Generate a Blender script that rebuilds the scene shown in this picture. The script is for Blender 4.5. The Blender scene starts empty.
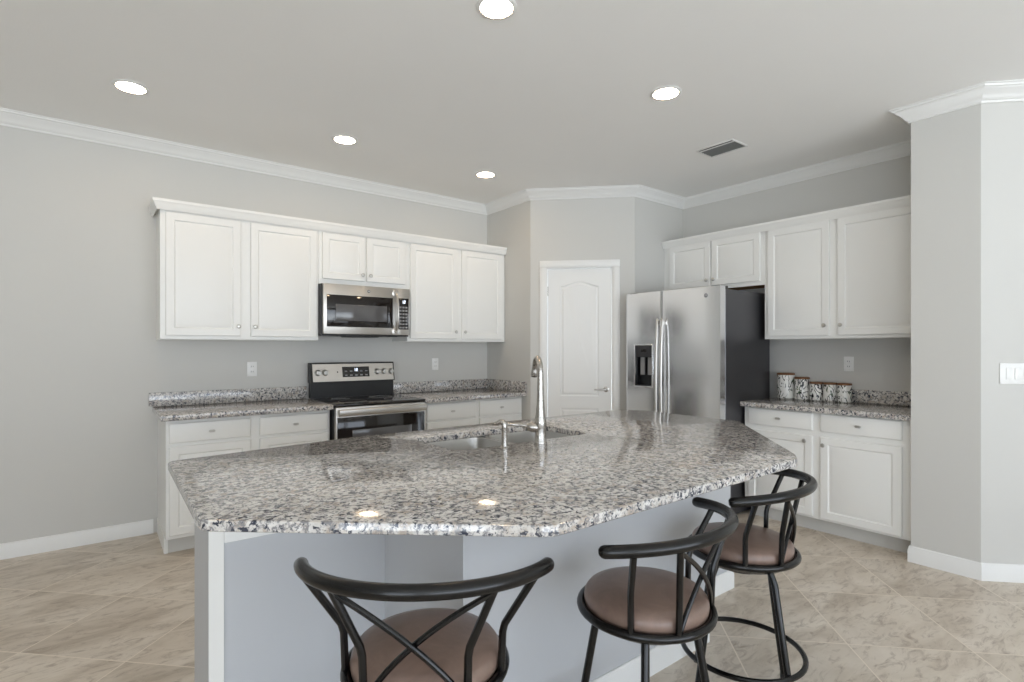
import bpy, bmesh, math
from math import pi, sin, cos, radians
from mathutils import Vector, Matrix

scene = bpy.context.scene
COL = scene.collection

# ------------------------------------------------------------------ camera, sky, exposure
cam_data = bpy.data.cameras.new('camera')
cam_data.sensor_width = 36.0
cam_data.lens = 536.85 / 1024 * 36.0
cam_data.shift_y = 7.47 / 1024
cam_data.clip_start = 0.02
cam = bpy.data.objects.new('camera', cam_data)
COL.objects.link(cam)
cam.location = (0, 0, 1.3357)
cam.rotation_euler = (pi / 2, 0, radians(52.35 - 90))
scene.camera = cam

world = bpy.data.worlds.new('sky')
scene.world = world
world.use_nodes = True
wbg = world.node_tree.nodes['Background']
wn = world.node_tree
wtc = wn.nodes.new('ShaderNodeTexCoord')
wsp = wn.nodes.new('ShaderNodeSeparateXYZ')
wrp = wn.nodes.new('ShaderNodeValToRGB')        # soft sky above; lower half made brighter, added as up-light for the ceiling
wrp.color_ramp.elements[0].position = 0.47
wrp.color_ramp.elements[0].color = (0.85, 0.925, 1.0, 1)
wrp.color_ramp.elements[1].position = 0.53
wrp.color_ramp.elements[1].color = (0.45, 0.50, 0.57, 1)
wmr = wn.nodes.new('ShaderNodeMapRange')
wmr.inputs[1].default_value, wmr.inputs[2].default_value = -1, 1
wn.links.new(wtc.outputs['Generated'], wsp.inputs[0])
wn.links.new(wsp.outputs['Z'], wmr.inputs[0])
wn.links.new(wmr.outputs[0], wrp.inputs[0])
wn.links.new(wrp.outputs[0], wbg.inputs[0])
wbg.inputs[1].default_value = 9.5

scene.view_settings.view_transform = 'Standard'
scene.view_settings.look = 'None'
scene.view_settings.gamma = 1
scene.view_settings.use_curve_mapping = False
scene.view_settings.exposure = -0.39
LAMP = 66.0          # emission of the recessed lamps
scene.cycles.max_bounces = 10
scene.cycles.diffuse_bounces = 8
scene.cycles.glossy_bounces = 5
scene.cycles.sample_clamp_indirect = 6


# ------------------------------------------------------------------ materials
def lin(c):
    f = lambda v: v / 12.92 if v <= 0.04045 else ((v + 0.055) / 1.055) ** 2.4
    return tuple(f(v / 255.0) for v in c) + (1.0,)


class Nodes:
    def __init__(self, name):
        self.m = bpy.data.materials.new(name)
        self.m.use_nodes = True
        self.t = self.m.node_tree
        self.b = self.t.nodes['Principled BSDF']

    def n(self, kind, **kw):
        nd = self.t.nodes.new(kind)
        for k, v in kw.items():
            setattr(nd, k, v)
        return nd

    def l(self, a, b):
        self.t.links.new(a, b)

    def ramp(self, src, stops, interp='LINEAR'):
        r = self.n('ShaderNodeValToRGB')
        r.color_ramp.interpolation = interp
        while len(r.color_ramp.elements) < len(stops):
            r.color_ramp.elements.new(0.5)
        for e, (p, c) in zip(r.color_ramp.elements, stops):
            e.position = p
            e.color = c
        self.l(src, r.inputs[0])
        return r.outputs[0]

    def noise(self, vec, scale, detail=3, rough=0.5, dist=0.0):
        t = self.n('ShaderNodeTexNoise')
        t.inputs['Scale'].default_value = scale
        t.inputs['Detail'].default_value = detail
        t.inputs['Roughness'].default_value = rough
        t.inputs['Distortion'].default_value = dist
        if vec is not None:
            self.l(vec, t.inputs['Vector'])
        return t.outputs['Fac']

    def mix(self, fac, a, b, mode='MIX'):
        x = self.n('ShaderNodeMix', data_type='RGBA', blend_type=mode)
        for sock, v in ((x.inputs[0], fac), (x.inputs[6], a), (x.inputs[7], b)):
            if hasattr(v, 'links'):
                self.l(v, sock)
            else:
                sock.default_value = v
        return x.outputs[2]

    def pos(self):
        return self.n('ShaderNodeNewGeometry').outputs['Position']

    def obj(self):
        return self.n('ShaderNodeTexCoord').outputs['Object']

    def mapping(self, vec, scale=(1, 1, 1), rot=(0, 0, 0), loc=(0, 0, 0)):
        mp = self.n('ShaderNodeMapping')
        mp.inputs['Scale'].default_value = scale
        mp.inputs['Rotation'].default_value = rot
        mp.inputs['Location'].default_value = loc
        self.l(vec, mp.inputs['Vector'])
        return mp.outputs[0]

    def bump(self, h, strength=0.1, dist=0.01):
        b = self.n('ShaderNodeBump')
        b.inputs['Strength'].default_value = strength
        b.inputs['Distance'].default_value = dist
        self.l(h, b.inputs['Height'])
        self.l(b.outputs[0], self.b.inputs['Normal'])

    def set(self, rough=None, metal=None, spec=None, color=None):
        if color is not None:
            self.b.inputs['Base Color'].default_value = color
        if rough is not None:
            self.b.inputs['Roughness'].default_value = rough
        if metal is not None:
            self.b.inputs['Metallic'].default_value = metal
        if spec is not None:
            self.b.inputs['Specular IOR Level'].default_value = spec
        return self


def paint(name, rgb, rough=0.5, spec=0.3, bump=0.0, bscale=150, var=0.02):
    k = Nodes(name).set(rough, 0, spec)
    c = lin(rgb)
    p = k.pos()
    f = k.noise(p, 3.0, 2)
    d = tuple(x * (1 - var) for x in c[:3]) + (1,)
    k.l(k.mix(f, d, c), k.b.inputs['Base Color'])
    if bump:
        k.bump(k.noise(p, bscale, 2), bump, 0.004)
    return k.m


def metal(name, rgb, rough=0.28, streak=None, bump=0.0):
    k = Nodes(name).set(rough, 1.0, 0.5)
    c = lin(rgb)
    v = k.mapping(k.obj(), streak or (40, 40, 40))
    f = k.noise(v, 6, 2)
    k.l(k.mix(f, tuple(x * 0.93 for x in c[:3]) + (1,), c), k.b.inputs['Base Color'])
    r = k.n('ShaderNodeMapRange')
    r.inputs[3].default_value = rough * 0.85
    r.inputs[4].default_value = rough * 1.2
    k.l(f, r.inputs[0])
    k.l(r.outputs[0], k.b.inputs['Roughness'])
    return k.m


def plain(name, rgb, rough=0.4, spec=0.5, coat=0.0):
    k = Nodes(name).set(rough, 0, spec)
    c = lin(rgb)
    f = k.noise(k.obj(), 30, 2)
    k.l(k.mix(f, tuple(x * 0.92 for x in c[:3]) + (1,), c), k.b.inputs['Base Color'])
    if coat:
        k.b.inputs['Coat Weight'].default_value = coat
        k.b.inputs['Coat Roughness'].default_value = 0.06
    return k.m


def emit(name, rgb, strength):
    k = Nodes(name)
    k.b.inputs['Emission Color'].default_value = lin(rgb)
    k.b.inputs['Emission Strength'].default_value = strength
    return k.m


def granite():
    k = Nodes('speckled_granite').set(0.09, 0, 0.85)
    p = k.pos()
    bw = lambda a, b: [(a, (0, 0, 0, 1)), (b, (1, 1, 1, 1))]
    base = k.mix(k.ramp(k.noise(p, 14, 3, 0.6), bw(0.35, 0.65)), lin((196, 191, 184)), lin((216, 213, 209)))
    warm = k.ramp(k.noise(p, 30, 4, 0.6, 0.4), bw(0.50, 0.64))
    base = k.mix(warm, base, lin((174, 163, 151)))
    grey = k.ramp(k.noise(k.mapping(p, loc=(3, 1, 2)), 66, 4, 0.65, 0.6), bw(0.49, 0.58))
    base = k.mix(grey, base, lin((132, 130, 131)))
    dark = k.ramp(k.noise(k.mapping(p, loc=(7, 4, 9)), 60, 3, 0.62, 0.7), bw(0.55, 0.60))
    base = k.mix(dark, base, lin((52, 56, 68)))
    vo = k.n('ShaderNodeTexVoronoi')
    vo.inputs['Scale'].default_value = 150
    k.l(p, vo.inputs['Vector'])
    lite = k.ramp(vo.outputs['Distance'], [(0.10, (1, 1, 1, 1)), (0.22, (0, 0, 0, 1))])
    base = k.mix(lite, base, lin((214, 214, 214)))
    k.l(base, k.b.inputs['Base Color'])
    return k.m


def floor_tile():
    k = Nodes('travertine_floor_tile').set(0.35, 0, 0.4)
    p = k.pos()
    # axes of the diagonal lay: u = (x+y)/sqrt2, v = (y-x)/sqrt2
    v = k.mapping(p, rot=(0, 0, radians(-45)), loc=(-2.06 + 0.5400 * 8, -1.927 + 0.5200 * 8, 0))
    br = k.n('ShaderNodeTexBrick', offset=0.0, squash=1.0)
    br.inputs['Scale'].default_value = 1.0
    br.inputs['Brick Width'].default_value = 0.540
    br.inputs['Row Height'].default_value = 0.520
    br.inputs['Mortar Size'].default_value = 0.0032
    br.inputs['Mortar Smooth'].default_value = 0.1
    br.inputs['Color1'].default_value = (0.2, 0.2, 0.2, 1)
    br.inputs['Color2'].default_value = (0.8, 0.8, 0.8, 1)
    k.l(v, br.inputs['Vector'])
    # shift the vein pattern per tile
    sh = k.n('ShaderNodeVectorMath', operation='MULTIPLY_ADD')
    k.l(br.outputs['Color'], sh.inputs[0])
    sh.inputs[1].default_value = (37, 21, 11)
    k.l(p, sh.inputs[2])
    vs = k.mapping(sh.outputs[0], scale=(1.0, 2.6, 1), rot=(0, 0, radians(35)))
    clouds = k.ramp(k.noise(vs, 1.9, 5, 0.6, 0.8), [(0.30, lin((182, 169, 152))), (0.48, lin((206, 195, 180))), (0.70, lin((222, 213, 200)))])
    veins = k.ramp(k.noise(vs, 7.5, 7, 0.72, 1.4), [(0.50, (0, 0, 0, 1)), (0.70, (0.85, 0.85, 0.85, 1))])
    c = k.mix(veins, clouds, lin((150, 134, 118)))
    tint = k.mix(br.outputs['Color'], (0.93, 0.93, 0.93, 1), (1.04, 1.04, 1.04, 1))
    c = k.mix(1.0, c, tint, 'MULTIPLY')
    c = k.mix(br.outputs['Fac'], c, lin((224, 213, 198)))
    k.l(c, k.b.inputs['Base Color'])
    k.bump(br.outputs['Fac'], -0.15, 0.002)
    return k.m


def vinyl():
    k = Nodes('brown_vinyl').set(0.33, 0, 0.5)
    o = k.obj()
    c = k.ramp(k.noise(o, 9, 4, 0.6, 0.6), [(0.3, lin((112, 92, 82))), (0.7, lin((140, 118, 106)))])
    k.l(c, k.b.inputs['Base Color'])
    k.bump(k.noise(o, 260, 2), 0.12, 0.001)
    return k.m


def canister_glaze():
    k = Nodes('botanical_print_ceramic').set(0.2, 0, 0.5)
    o = k.obj()
    info = k.n('ShaderNodeObjectInfo')
    ad = k.n('ShaderNodeVectorMath', operation='ADD')
    k.l(o, ad.inputs[0])
    k.l(info.outputs['Location'], ad.inputs[1])
    v = k.mapping(ad.outputs[0], scale=(1.0, 1.5, 0.75), rot=(0.35, 0.55, 0.2))
    n1 = k.noise(v, 15, 1, 0.5, 1.6)
    leaf = k.ramp(n1, [(0.455, (0, 0, 0, 1)), (0.475, (1, 1, 1, 1)), (0.54, (1, 1, 1, 1)), (0.56, (0, 0, 0, 1))])
    green = k.ramp(k.noise(ad.outputs[0], 11, 1), [(0.48, lin((34, 36, 40))), (0.60, lin((74, 98, 66))), (0.70, lin((150, 120, 66)))])
    mask = k.ramp(k.noise(ad.outputs[0], 12, 1), [(0.36, (0, 0, 0, 1)), (0.44, (1, 1, 1, 1))])
    lf = k.mix(1.0, leaf, mask, 'MULTIPLY')
    k.l(k.mix(lf, lin((232, 231, 226)), green), k.b.inputs['Base Color'])
    return k.m


WALL = paint('greige_wall_paint', (205, 204, 200), 0.6, 0.25, 0.06, 170)
CEIL = paint('ceiling_paint', (244, 244, 243), 0.8, 0.15, 0.10, 90)
TRIM = paint('white_trim_paint', (232, 232, 230), 0.4, 0.35)
CAB = paint('white_cabinet_paint', (235, 235, 232), 0.35, 0.4, var=0.01)
TOE = paint('toe_kick_paint', (205, 204, 200), 0.5, 0.3)
KNEE = paint('island_grey_paint', (192, 194, 197), 0.4, 0.35)
GRAN = granite()
TILE = floor_tile()
STEEL = metal('brushed_stainless', (200, 196, 190), 0.34, (1.5, 1.5, 120))
STEELV = metal('brushed_stainless_vertical', (232, 233, 235), 0.17, (2, 160, 2))
SINKM = metal('satin_sink_steel', (190, 188, 184), 0.32)
NICKEL = metal('brushed_nickel', (188, 184, 178), 0.26)
CHROME = metal('satin_nickel_knob', (205, 203, 198), 0.36)
BLACKGLASS = plain('black_glass', (26, 21, 19), 0.06, 0.6)
WINGLASS = plain('oven_window_glass', (92, 91, 92), 0.10, 0.6)  # grey base lightened to imitate a bright reflection in the door windows
BLACK = plain('black_plastic', (18, 18, 19), 0.35, 0.5)
CHAR = metal('charcoal_side_panel', (104, 104, 108), 0.42)
CHARP = plain('charcoal_enamel', (52, 52, 55), 0.4, 0.5)
IRON = plain('black_iron_enamel', (6, 5, 5), 0.24, 0.45)
VINYL = vinyl()
GLAZE = canister_glaze()
WOODLID = plain('wooden_lid', (122, 84, 56), 0.5, 0.3)
RAWWOOD = plain('unfinished_plywood', (170, 126, 88), 0.7, 0.2)
OUTLET = plain('white_outlet_plastic', (240, 240, 238), 0.3, 0.5)
SLOT = plain('dark_slot', (40, 40, 42), 0.6, 0.2)
GREYKEY = plain('grey_key', (150, 150, 150), 0.5, 0.4)
VENTW = paint('vent_white', (222, 222, 220), 0.4, 0.3)
VENTD = paint('vent_grey', (122, 125, 125), 0.7, 0.1)
LENS = emit('lamp_lens', (255, 224, 186), LAMP)
DIGIT = emit('clock_digits', (220, 235, 255), 2.0)
BADGE = plain('badge_grey', (112, 114, 118), 0.3, 0.5)


# ------------------------------------------------------------------ mesh helpers
class MB:
    """collects shapes and links them as one mesh object"""
    def __init__(self):
        self.bm = bmesh.new()

    def box(self, x0, x1, y0, y1, z0, z1, bev=0.0, seg=2):
        m = Matrix.Translation(((x0 + x1) / 2, (y0 + y1) / 2, (z0 + z1) / 2)) @ Matrix.Diagonal((abs(x1 - x0), abs(y1 - y0), abs(z1 - z0), 1))
        r = bmesh.ops.create_cube(self.bm, size=1, matrix=m)
        if bev:
            es = list({e for v in r['verts'] for e in v.link_edges})
            bmesh.ops.bevel(self.bm, geom=es, offset=bev, segments=seg, affect='EDGES', profile=0.5)
        return self

    def loops(self, rings, cap0=True, cap1=True, closed=False):
        """skin a list of equally long closed vertex rings"""
        rs = [[self.bm.verts.new(p) for p in r] for r in rings]
        n = len(rs[0])
        pairs = list(zip(rs, rs[1:])) + ([(rs[-1], rs[0])] if closed else [])
        for a, b in pairs:
            for i in range(n):
                self.bm.faces.new((a[i], a[(i + 1) % n], b[(i + 1) % n], b[i]))
        if not closed:
            if cap0:
                self.bm.faces.new(list(reversed(rs[0])))
            if cap1:
                self.bm.faces.new(rs[-1])
        return self

    def tube(self, pts, r, n=12, closed=False, dome=False):
        pts = [Vector(p) for p in pts]
        N = len(pts)
        rad = r if isinstance(r, (list, tuple)) else [r] * N
        rings = []
        prev = None
        for i, p in enumerate(pts):
            if closed:
                t = (pts[(i + 1) % N] - pts[i - 1]).normalized()
            else:
                t = (pts[min(i + 1, N - 1)] - pts[max(i - 1, 0)]).normalized()
            if prev is None:
                a = Vector((0, 0, 1)) if abs(t.z) < 0.9 else Vector((1, 0, 0))
                u = (a - t * a.dot(t)).normalized()
            else:
                u = (prev - t * prev.dot(t)).normalized()
            prev = u
            w = t.cross(u)
            rings.append([p + (u * cos(2 * pi * k / n) + w * sin(2 * pi * k / n)) * rad[i] for k in range(n)])
        if dome and not closed:
            def cap(ring, c, d):
                out = []
                for q, s in ((0.5, 0.87), (0.87, 0.5)):
                    out.append([c + (v - c) * s + d * (q * (ring[0] - c).length) for v in ring])
                return out
            t0 = (pts[0] - pts[1]).normalized()
            t1 = (pts[-1] - pts[-2]).normalized()
            rings = list(reversed(cap(rings[0], pts[0], t0))) + rings + cap(rings[-1], pts[-1], t1)
        return self.loops(rings, closed=closed)

    def lathe(self, prof, n=32, c=(0, 0, 0), axis='z', hollow=False):
        rings = []
        for r, h in prof:
            ring = []
            for k in range(n):
                a = 2 * pi * k / n
                x, y, z = max(r, 1e-4) * cos(a), max(r, 1e-4) * sin(a), h
                if axis == 'y':      # axis points toward -y
                    x, y, z = x, -z, y
                elif axis == 'x':    # axis points toward -x
                    x, y, z = -z, -x, y
                ring.append((c[0] + x, c[1] + y, c[2] + z))
            rings.append(ring)
        return self.loops(rings, closed=hollow)

    def prism(self, poly, z0, z1, edge=0.0):
        """vertical prism of a CCW polygon, optionally with eased edges"""
        if not edge:
            return self.loops([[(x, y, z0) for x, y in poly], [(x, y, z1) for x, y in poly]])
        inn = offset(poly, edge)
        mid = offset(poly, edge * 0.3)
        z = lambda P, h: [(x, y, h) for x, y in P]
        return self.loops([z(inn, z0), z(mid, z0 + edge * 0.3), z(poly, z0 + edge), z(poly, z1 - edge), z(mid, z1 - edge * 0.3), z(inn, z1)])

    def build(self, name, mat, parent=None, sharp=35, loc=None, rotz=0.0):
        bmesh.ops.recalc_face_normals(self.bm, faces=self.bm.faces[:])
        me = bpy.data.meshes.new(name)
        self.bm.to_mesh(me)
        self.bm.free()
        me.materials.append(mat)
        if len(me.polygons):
            me.polygons.foreach_set('use_smooth', [True] * len(me.polygons))
            me.set_sharp_from_angle(angle=radians(sharp))
        o = bpy.data.objects.new(name, me)
        COL.objects.link(o)
        if parent is not None:
            o.parent = parent
        if loc is not None:
            o.location = loc
        if rotz:
            o.rotation_euler.z = rotz
        return o


def offset(poly, d):
    """inset a CCW polygon by d with mitred corners"""
    out = []
    n = len(poly)
    for i in range(n):
        p0, p1, p2 = Vector(poly[i - 1]), Vector(poly[i]), Vector(poly[(i + 1) % n])
        a, b = (p1 - p0).normalized(), (p2 - p1).normalized()
        na, nb = Vector((-a.y, a.x)), Vector((-b.y, b.x))
        m = (na + nb)
        m = m / max(m.dot(na), 0.2) if m.length > 1e-6 else na
        out.append(tuple(p1 + m * d))
    return out


def rounded(poly, r, n=5):
    """round the corners of a polygon"""
    out = []
    N = len(poly)
    for i in range(N):
        p0, p1, p2 = Vector(poly[i - 1]), Vector(poly[i]), Vector(poly[(i + 1) % N])
        a, b = (p0 - p1).normalized(), (p2 - p1).normalized()
        rr = min(r, (p0 - p1).length * 0.45, (p2 - p1).length * 0.45)
        s, e = p1 + a * rr, p1 + b * rr
        for k in range(n + 1):
            t = k / n
            out.append(tuple(s * (1 - t) ** 2 + p1 * 2 * t * (1 - t) + e * t * t))
    return out


def thing(name, label, cat, loc=(0, 0, 0), rotz=0.0, group=None):
    o = bpy.data.objects.new(name, None)
    o.empty_display_size = 0.1
    COL.objects.link(o)
    o.location = loc
    o.rotation_euler.z = rotz
    return tag(o, label, cat, group)


def tag(o, label, cat, group=None):
    o['label'] = label
    o['category'] = cat
    if group:
        o['group'] = group
    return o


def part(o, label):
    o['label'] = label
    return o


def struct(o, label=None, cat=None):
    o['kind'] = 'structure'
    if label:
        o['label'] = label
        o['category'] = cat
    return o


def empty_struct(name, label, cat, loc=(0, 0, 0), rotz=0.0):
    o = thing(name, label, cat, loc, rotz)
    o['kind'] = 'structure'
    return o


# ------------------------------------------------------------------ room shell
YA, XC, H = 4.67, 4.71, 2.833
C1, C2, C3, C4 = (3.27, YA), (3.27, 3.95), (3.96, 3.26), (XC, 3.26)
W1, W2, W3 = (XC, 1.137), (4.035, 1.137), (4.035, 0.80)
W4 = (5.00, -0.165)
XL, YB, XR = -3.6, -4.6, 5.00

struct(MB().box(XL - .2, XR + .2, YB - .2, YA + .2, -0.1, 0).build('floor', TILE), 'diagonally laid beige stone tile floor', 'floor')
struct(MB().box(XL - .2, XR + .2, YB - .2, YA + .2, H, H + 0.1).build('ceiling', CEIL), 'flat pale grey painted ceiling with recessed lights', 'ceiling')


def wall(name, a, b, label, t=0.12, ext0=0.0, ext1=0.0, hole=None):
    """wall from a to b, the room on its right-hand side; hole = (t0, t1, z0, z1) along the run"""
    a, b = Vector(a), Vector(b)
    L = (b - a).length
    ang = math.atan2(b.y - a.y, b.x - a.x)
    m = MB()
    if hole is None:
        m.box(-ext0, L + ext1, 0, t, 0, H)
    else:
        h0, h1, z0, z1 = hole
        m.box(-ext0, h0, 0, t, 0, H)
        m.box(h1, L + ext1, 0, t, 0, H)
        m.box(h0, h1, 0, t, z1, H)
        if z0 > 0:
            m.box(h0, h1, 0, t, 0, z0)
    return struct(m.build(name, WALL, None, loc=(a.x, a.y, 0), rotz=ang), label, 'wall')


wall('wall_left', (XL, YA), C1, 'long greige wall behind the range and the left cabinets', ext0=.12, ext1=.12)
wall('wall_pantry_left', C1, C2, 'short greige wall at the right end of the range counter')
DOOR_T0, DOOR_T1, DOOR_H = 0.150, 0.776, 2.105
wall('wall_pantry', C2, C3, 'angled greige wall holding the pantry door', hole=(DOOR_T0, DOOR_T1, 0, DOOR_H), t=.10)
wall('wall_pantry_right', C3, C4, 'short greige wall to the left of the refrigerator', ext1=.12)
wall('wall_right', C4, W1, 'greige wall behind the refrigerator and right cabinets', ext1=.12)
wall('wall_wing_side', W1, W2, 'side of the wing wall at the end of the right counter', t=.06, ext1=-.125)
wall('wall_wing', W2, W3, 'narrow greige face of the wing wall right of the cabinets')
wall('wall_wing_angled', W3, W4, 'angled greige wall with the light switch at far right', ext1=.06)
wall('wall_far_right', W4, (XR, YB), 'greige side wall beyond the wing wall', ext1=.12)
# two wall runs behind the camera with glazed openings
WIN_B = (1.3, 8.0, 0.0, 2.40)
wall('wall_back', (XR, YB), (XL, YB), 'greige wall behind the viewer with a sliding glass door', hole=WIN_B)
WIN_L = (0.8, 3.7, 0.0, 2.40)
wall('wall_far_left', (XL, YB), (XL, YA), 'greige side wall with a wide window beyond the frame', hole=WIN_L, ext0=.12)


def glazing(name, a, b, hole, label, panels):
    a, b = Vector(a), Vector(b)
    d = (b - a).normalized()
    ang = math.atan2(d.y, d.x)
    e = empty_struct(name, label, 'window', (a.x, a.y, 0), ang)
    h0, h1, z0, z1 = hole
    m = MB()
    m.box(h0, h1, .02, .09, z1 - .06, z1)
    m.box(h0, h1, .02, .09, z0, z0 + .05)
    w = (h1 - h0) / panels
    for i in range(panels + 1):
        x = h0 + w * i
        m.box(max(h0, x - .04), min(h1, x + .04), .025, .085, z0 + .05, z1 - .06)
    m.build('window_frame', TRIM, e)
    # sky portal: only guides the sampling of daylight through the opening
    ld = bpy.data.lights.new('window_daylight', 'AREA')
    ld.shape = 'RECTANGLE'
    ld.size, ld.size_y = h1 - h0, z1 - z0
    ld.cycles.is_portal = True
    lo = bpy.data.objects.new('window_daylight', ld)
    COL.objects.link(lo)
    n = Vector((d.y, -d.x))       # into the room
    c = a + d * (h0 + h1) / 2 - n * 0.13
    lo.location = (c.x, c.y, (z0 + z1) / 2)
    lo.rotation_euler = Vector((n.x, n.y, 0)).to_track_quat('-Z', 'Z').to_euler()


glazing('window_1', (XR, YB), (XL, YB), WIN_B, 'sliding glass door behind the viewer', 4)
glazing('window_2', (XL, YB), (XL, YA), WIN_L, 'wide window in the far left side wall', 4)


def sweep(name, path, prof, mat, label, cat='trim'):
    """sweep a profile (offset into the room, height) along a path whose room side is to the right"""
    P = [Vector(p) for p in path]
    rings = []
    for i, p in enumerate(P):
        if i == 0:
            d = (P[1] - p).normalized()
            m = Vector((d.y, -d.x))
        elif i == len(P) - 1:
            d = (p - P[i - 1]).normalized()
            m = Vector((d.y, -d.x))
        else:
            a, b = (p - P[i - 1]).normalized(), (P[i + 1] - p).normalized()
            na, nb = Vector((a.y, -a.x)), Vector((b.y, -b.x))
            m = na + nb
            m = m / m.dot(na)
        rings.append([(p.x + m.x * o, p.y + m.y * o, z) for o, z in prof])
    o = MB().loops(rings).build(name, mat, None, sharp=30)
    return struct(o, label, cat)


CROWN = [(0, H - .084), (.010, H - .084), (.014, H - .074), (.022, H - .070), (.030, H - .058), (.046, H - .040), (.062, H - .028),
         (.070, H - .018), (.078, H - .016), (.082, H - .006), (.090, H - .004), (.090, H), (0, H)]
sweep('trim_1', [(XL, YA), C1, C2, C3, C4, W1, W2, W3, W4, (XR, YB)], CROWN, TRIM, 'white crown molding running around the top of the kitchen walls', 'crown molding')
BASE = [(0, 0), (.014, 0), (.014, .078), (.010, .086), (.010, .094), (.005, .100), (0, .100)]
sweep('baseboard_left', [(XL, YA), (0.318, YA)], BASE, TRIM, 'white baseboard along the left wall up to the base cabinet', 'baseboard')
sweep('baseboard_right', [(W2[0] + .030, W2[1]), W2, W3, W4, (XR, YB)], BASE, TRIM, 'white baseboard wrapping the wing wall at right', 'baseboard')
dd = Vector((1, -1)) / 2 ** .5
c2 = Vector(C2)
sweep('baseboard_pantry_left', [C2, tuple(c2 + dd * .084)], BASE, TRIM, 'short white baseboard left of the pantry door', 'baseboard')
sweep('baseboard_pantry_right', [tuple(c2 + dd * .842), C3, (4.0, 3.26)], BASE, TRIM, 'short white baseboard right of the pantry door', 'baseboard')

# ------------------------------------------------------------------ pantry door
FACE_A, FACE_C, FACE_D = 0.0, -pi / 2, -pi / 4       # objects are modelled facing -y
door = empty_struct('door_1', 'white two-panel arched pantry door with lever handle', 'door', (C2[0], C2[1], 0), FACE_D)
m = MB()
for x0, x1 in ((DOOR_T0 - .062, DOOR_T0 + .006), (DOOR_T1 - .006, DOOR_T1 + .062)):
    m.box(x0, x1, -.016, 0, 0, DOOR_H - .0062, .004)
    m.box(x0 + .010, x1 - .010, -.021, -.015, 0, DOOR_H - .0062, .002)
m.box(DOOR_T0 - .062, DOOR_T1 + .062, -.016, 0, DOOR_H - .006, DOOR_H + .062, .004)
m.box(DOOR_T0 - .052, DOOR_T1 + .052, -.021, -.015, DOOR_H + .004, DOOR_H + .052, .002)
m.build('door_casing', TRIM, door)
m = MB()
m.box(DOOR_T0, DOOR_T0 + .012, 0, .10, 0, DOOR_H)
m.box(DOOR_T1 - .012, DOOR_T1, 0, .10, 0, DOOR_H)
m.box(DOOR_T0, DOOR_T1, 0, .10, DOOR_H - .012, DOOR_H)
m.build('door_jamb', TRIM, door)


def arch(x0, x1, z0, zs, rise, ins=0.0, n=22):
    x0, x1, z0 = x0 + ins, x1 - ins, z0 + ins
    pts = [(x0, z0), (x1, z0)]
    for k in range(n + 1):
        t = k / n
        x = x1 + (x0 - x1) * t
        z = zs - ins + rise * (0.5 - 0.5 * cos(2 * pi * t)) ** 0.85
        pts.append((x, z))
    return pts


def panel_door(x0, x1, z0, z1, y, th, panels):
    """flat slab whose front face carries moulded panels; panels = lists (x0,x1,z0,zs,rise)"""
    m = MB()
    bm = m.bm
    edges = []

    def loop(P, yy):
        vs = [bm.verts.new((x, yy, z)) for x, z in P]
        return vs, [bm.edges.new((vs[i], vs[(i + 1) % len(vs)])) for i in range(len(vs))]
    rect = [(x0, z0), (x1, z0), (x1, z1), (x0, z1)]
    fv, fe = loop(rect, y)
    edges += fe
    for p in panels:
        rings = []
        for k, (ins, dep) in enumerate(((0, 0), (.006, .006), (.016, .007), (.030, .001))):
            vs, es = loop(arch(*p, ins=ins), y + dep)
            if k == 0:
                edges += es
            rings.append(vs)
        for a, b in zip(rings, rings[1:]):
            for i in range(len(a)):
                bm.faces.new((a[i], a[(i + 1) % len(a)], b[(i + 1) % len(b)], b[i]))
        bm.faces.new(rings[-1])
    bmesh.ops.triangle_fill(bm, use_beauty=True, use_dissolve=False, edges=edges)
    bv = [bm.verts.new((x, y + th, z)) for x, z in rect]
    bm.faces.new(bv)
    for i in range(4):
        bm.faces.new((fv[i], fv[(i + 1) % 4], bv[(i + 1) % 4], bv[i]))
    return m


pd = panel_door(DOOR_T0 + .015, DOOR_T1 - .015, .012, DOOR_H - .016, .018, .036,
                [(.285, .645, .885, 1.925, .045), (.285, .645, .14, .770, .0)])
slab = pd.build('door_panel', TRIM, door, sharp=20)
m = MB()
m.lathe([(.0, 0), (.026, 0), (.026, .006), (.012, .010), (.010, .040)], 20, (.712, .018, .952), 'y')
m.tube([(.716, -.022, .952), (.690, -.030, .952), (.640, -.030, .950), (.606, -.028, .950)], [.009, .009, .007, .006], 10, dome=True)
part(m.build('door_handle', NICKEL, door), 'brushed nickel lever handle')
for z in (.30, 1.10, 1.88):
    m = MB()
    m.tube([(DOOR_T0 + .012, .012, z - .045), (DOOR_T0 + .012, .012, z + .045)], .007, 8)
    part(m.build('hinge', NICKEL, door), 'brushed nickel hinge')


# ------------------------------------------------------------------ cabinets
def cab_panel(x0, x1, z0, z1, y, th=.019, frame=.050, raised=True):
    """door or drawer front facing -y with a moulded centre panel"""
    prof = [(0, .0035), (.0035, 0), (frame, 0), (frame + .007, .008), (frame + .011, .0085)]
    prof += [(frame + .036, .002)] if raised else []
    m = MB()
    rings = [[(x0, y + th, z0), (x1, y + th, z0), (x1, y + th, z1), (x0, y + th, z1)]]
    for ins, dep in prof:
        rings.append([(x0 + ins, y + dep, z0 + ins), (x1 - ins, y + dep, z0 + ins), (x1 - ins, y + dep, z1 - ins), (x0 + ins, y + dep, z1 - ins)])
    return m.loops(rings)


def drawer_panel(x0, x1, z0, z1, y, th=.019):
    m = MB()
    rings = [[(x0, y + th, z0), (x1, y + th, z0), (x1, y + th, z1), (x0, y + th, z1)]]
    for ins, dep in ((0, .006), (.004, .002), (.010, 0)):
        rings.append([(x0 + ins, y + dep, z0 + ins), (x1 - ins, y + dep, z0 + ins), (x1 - ins, y + dep, z1 - ins), (x0 + ins, y + dep, z1 - ins)])
    return m.loops(rings)


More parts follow.
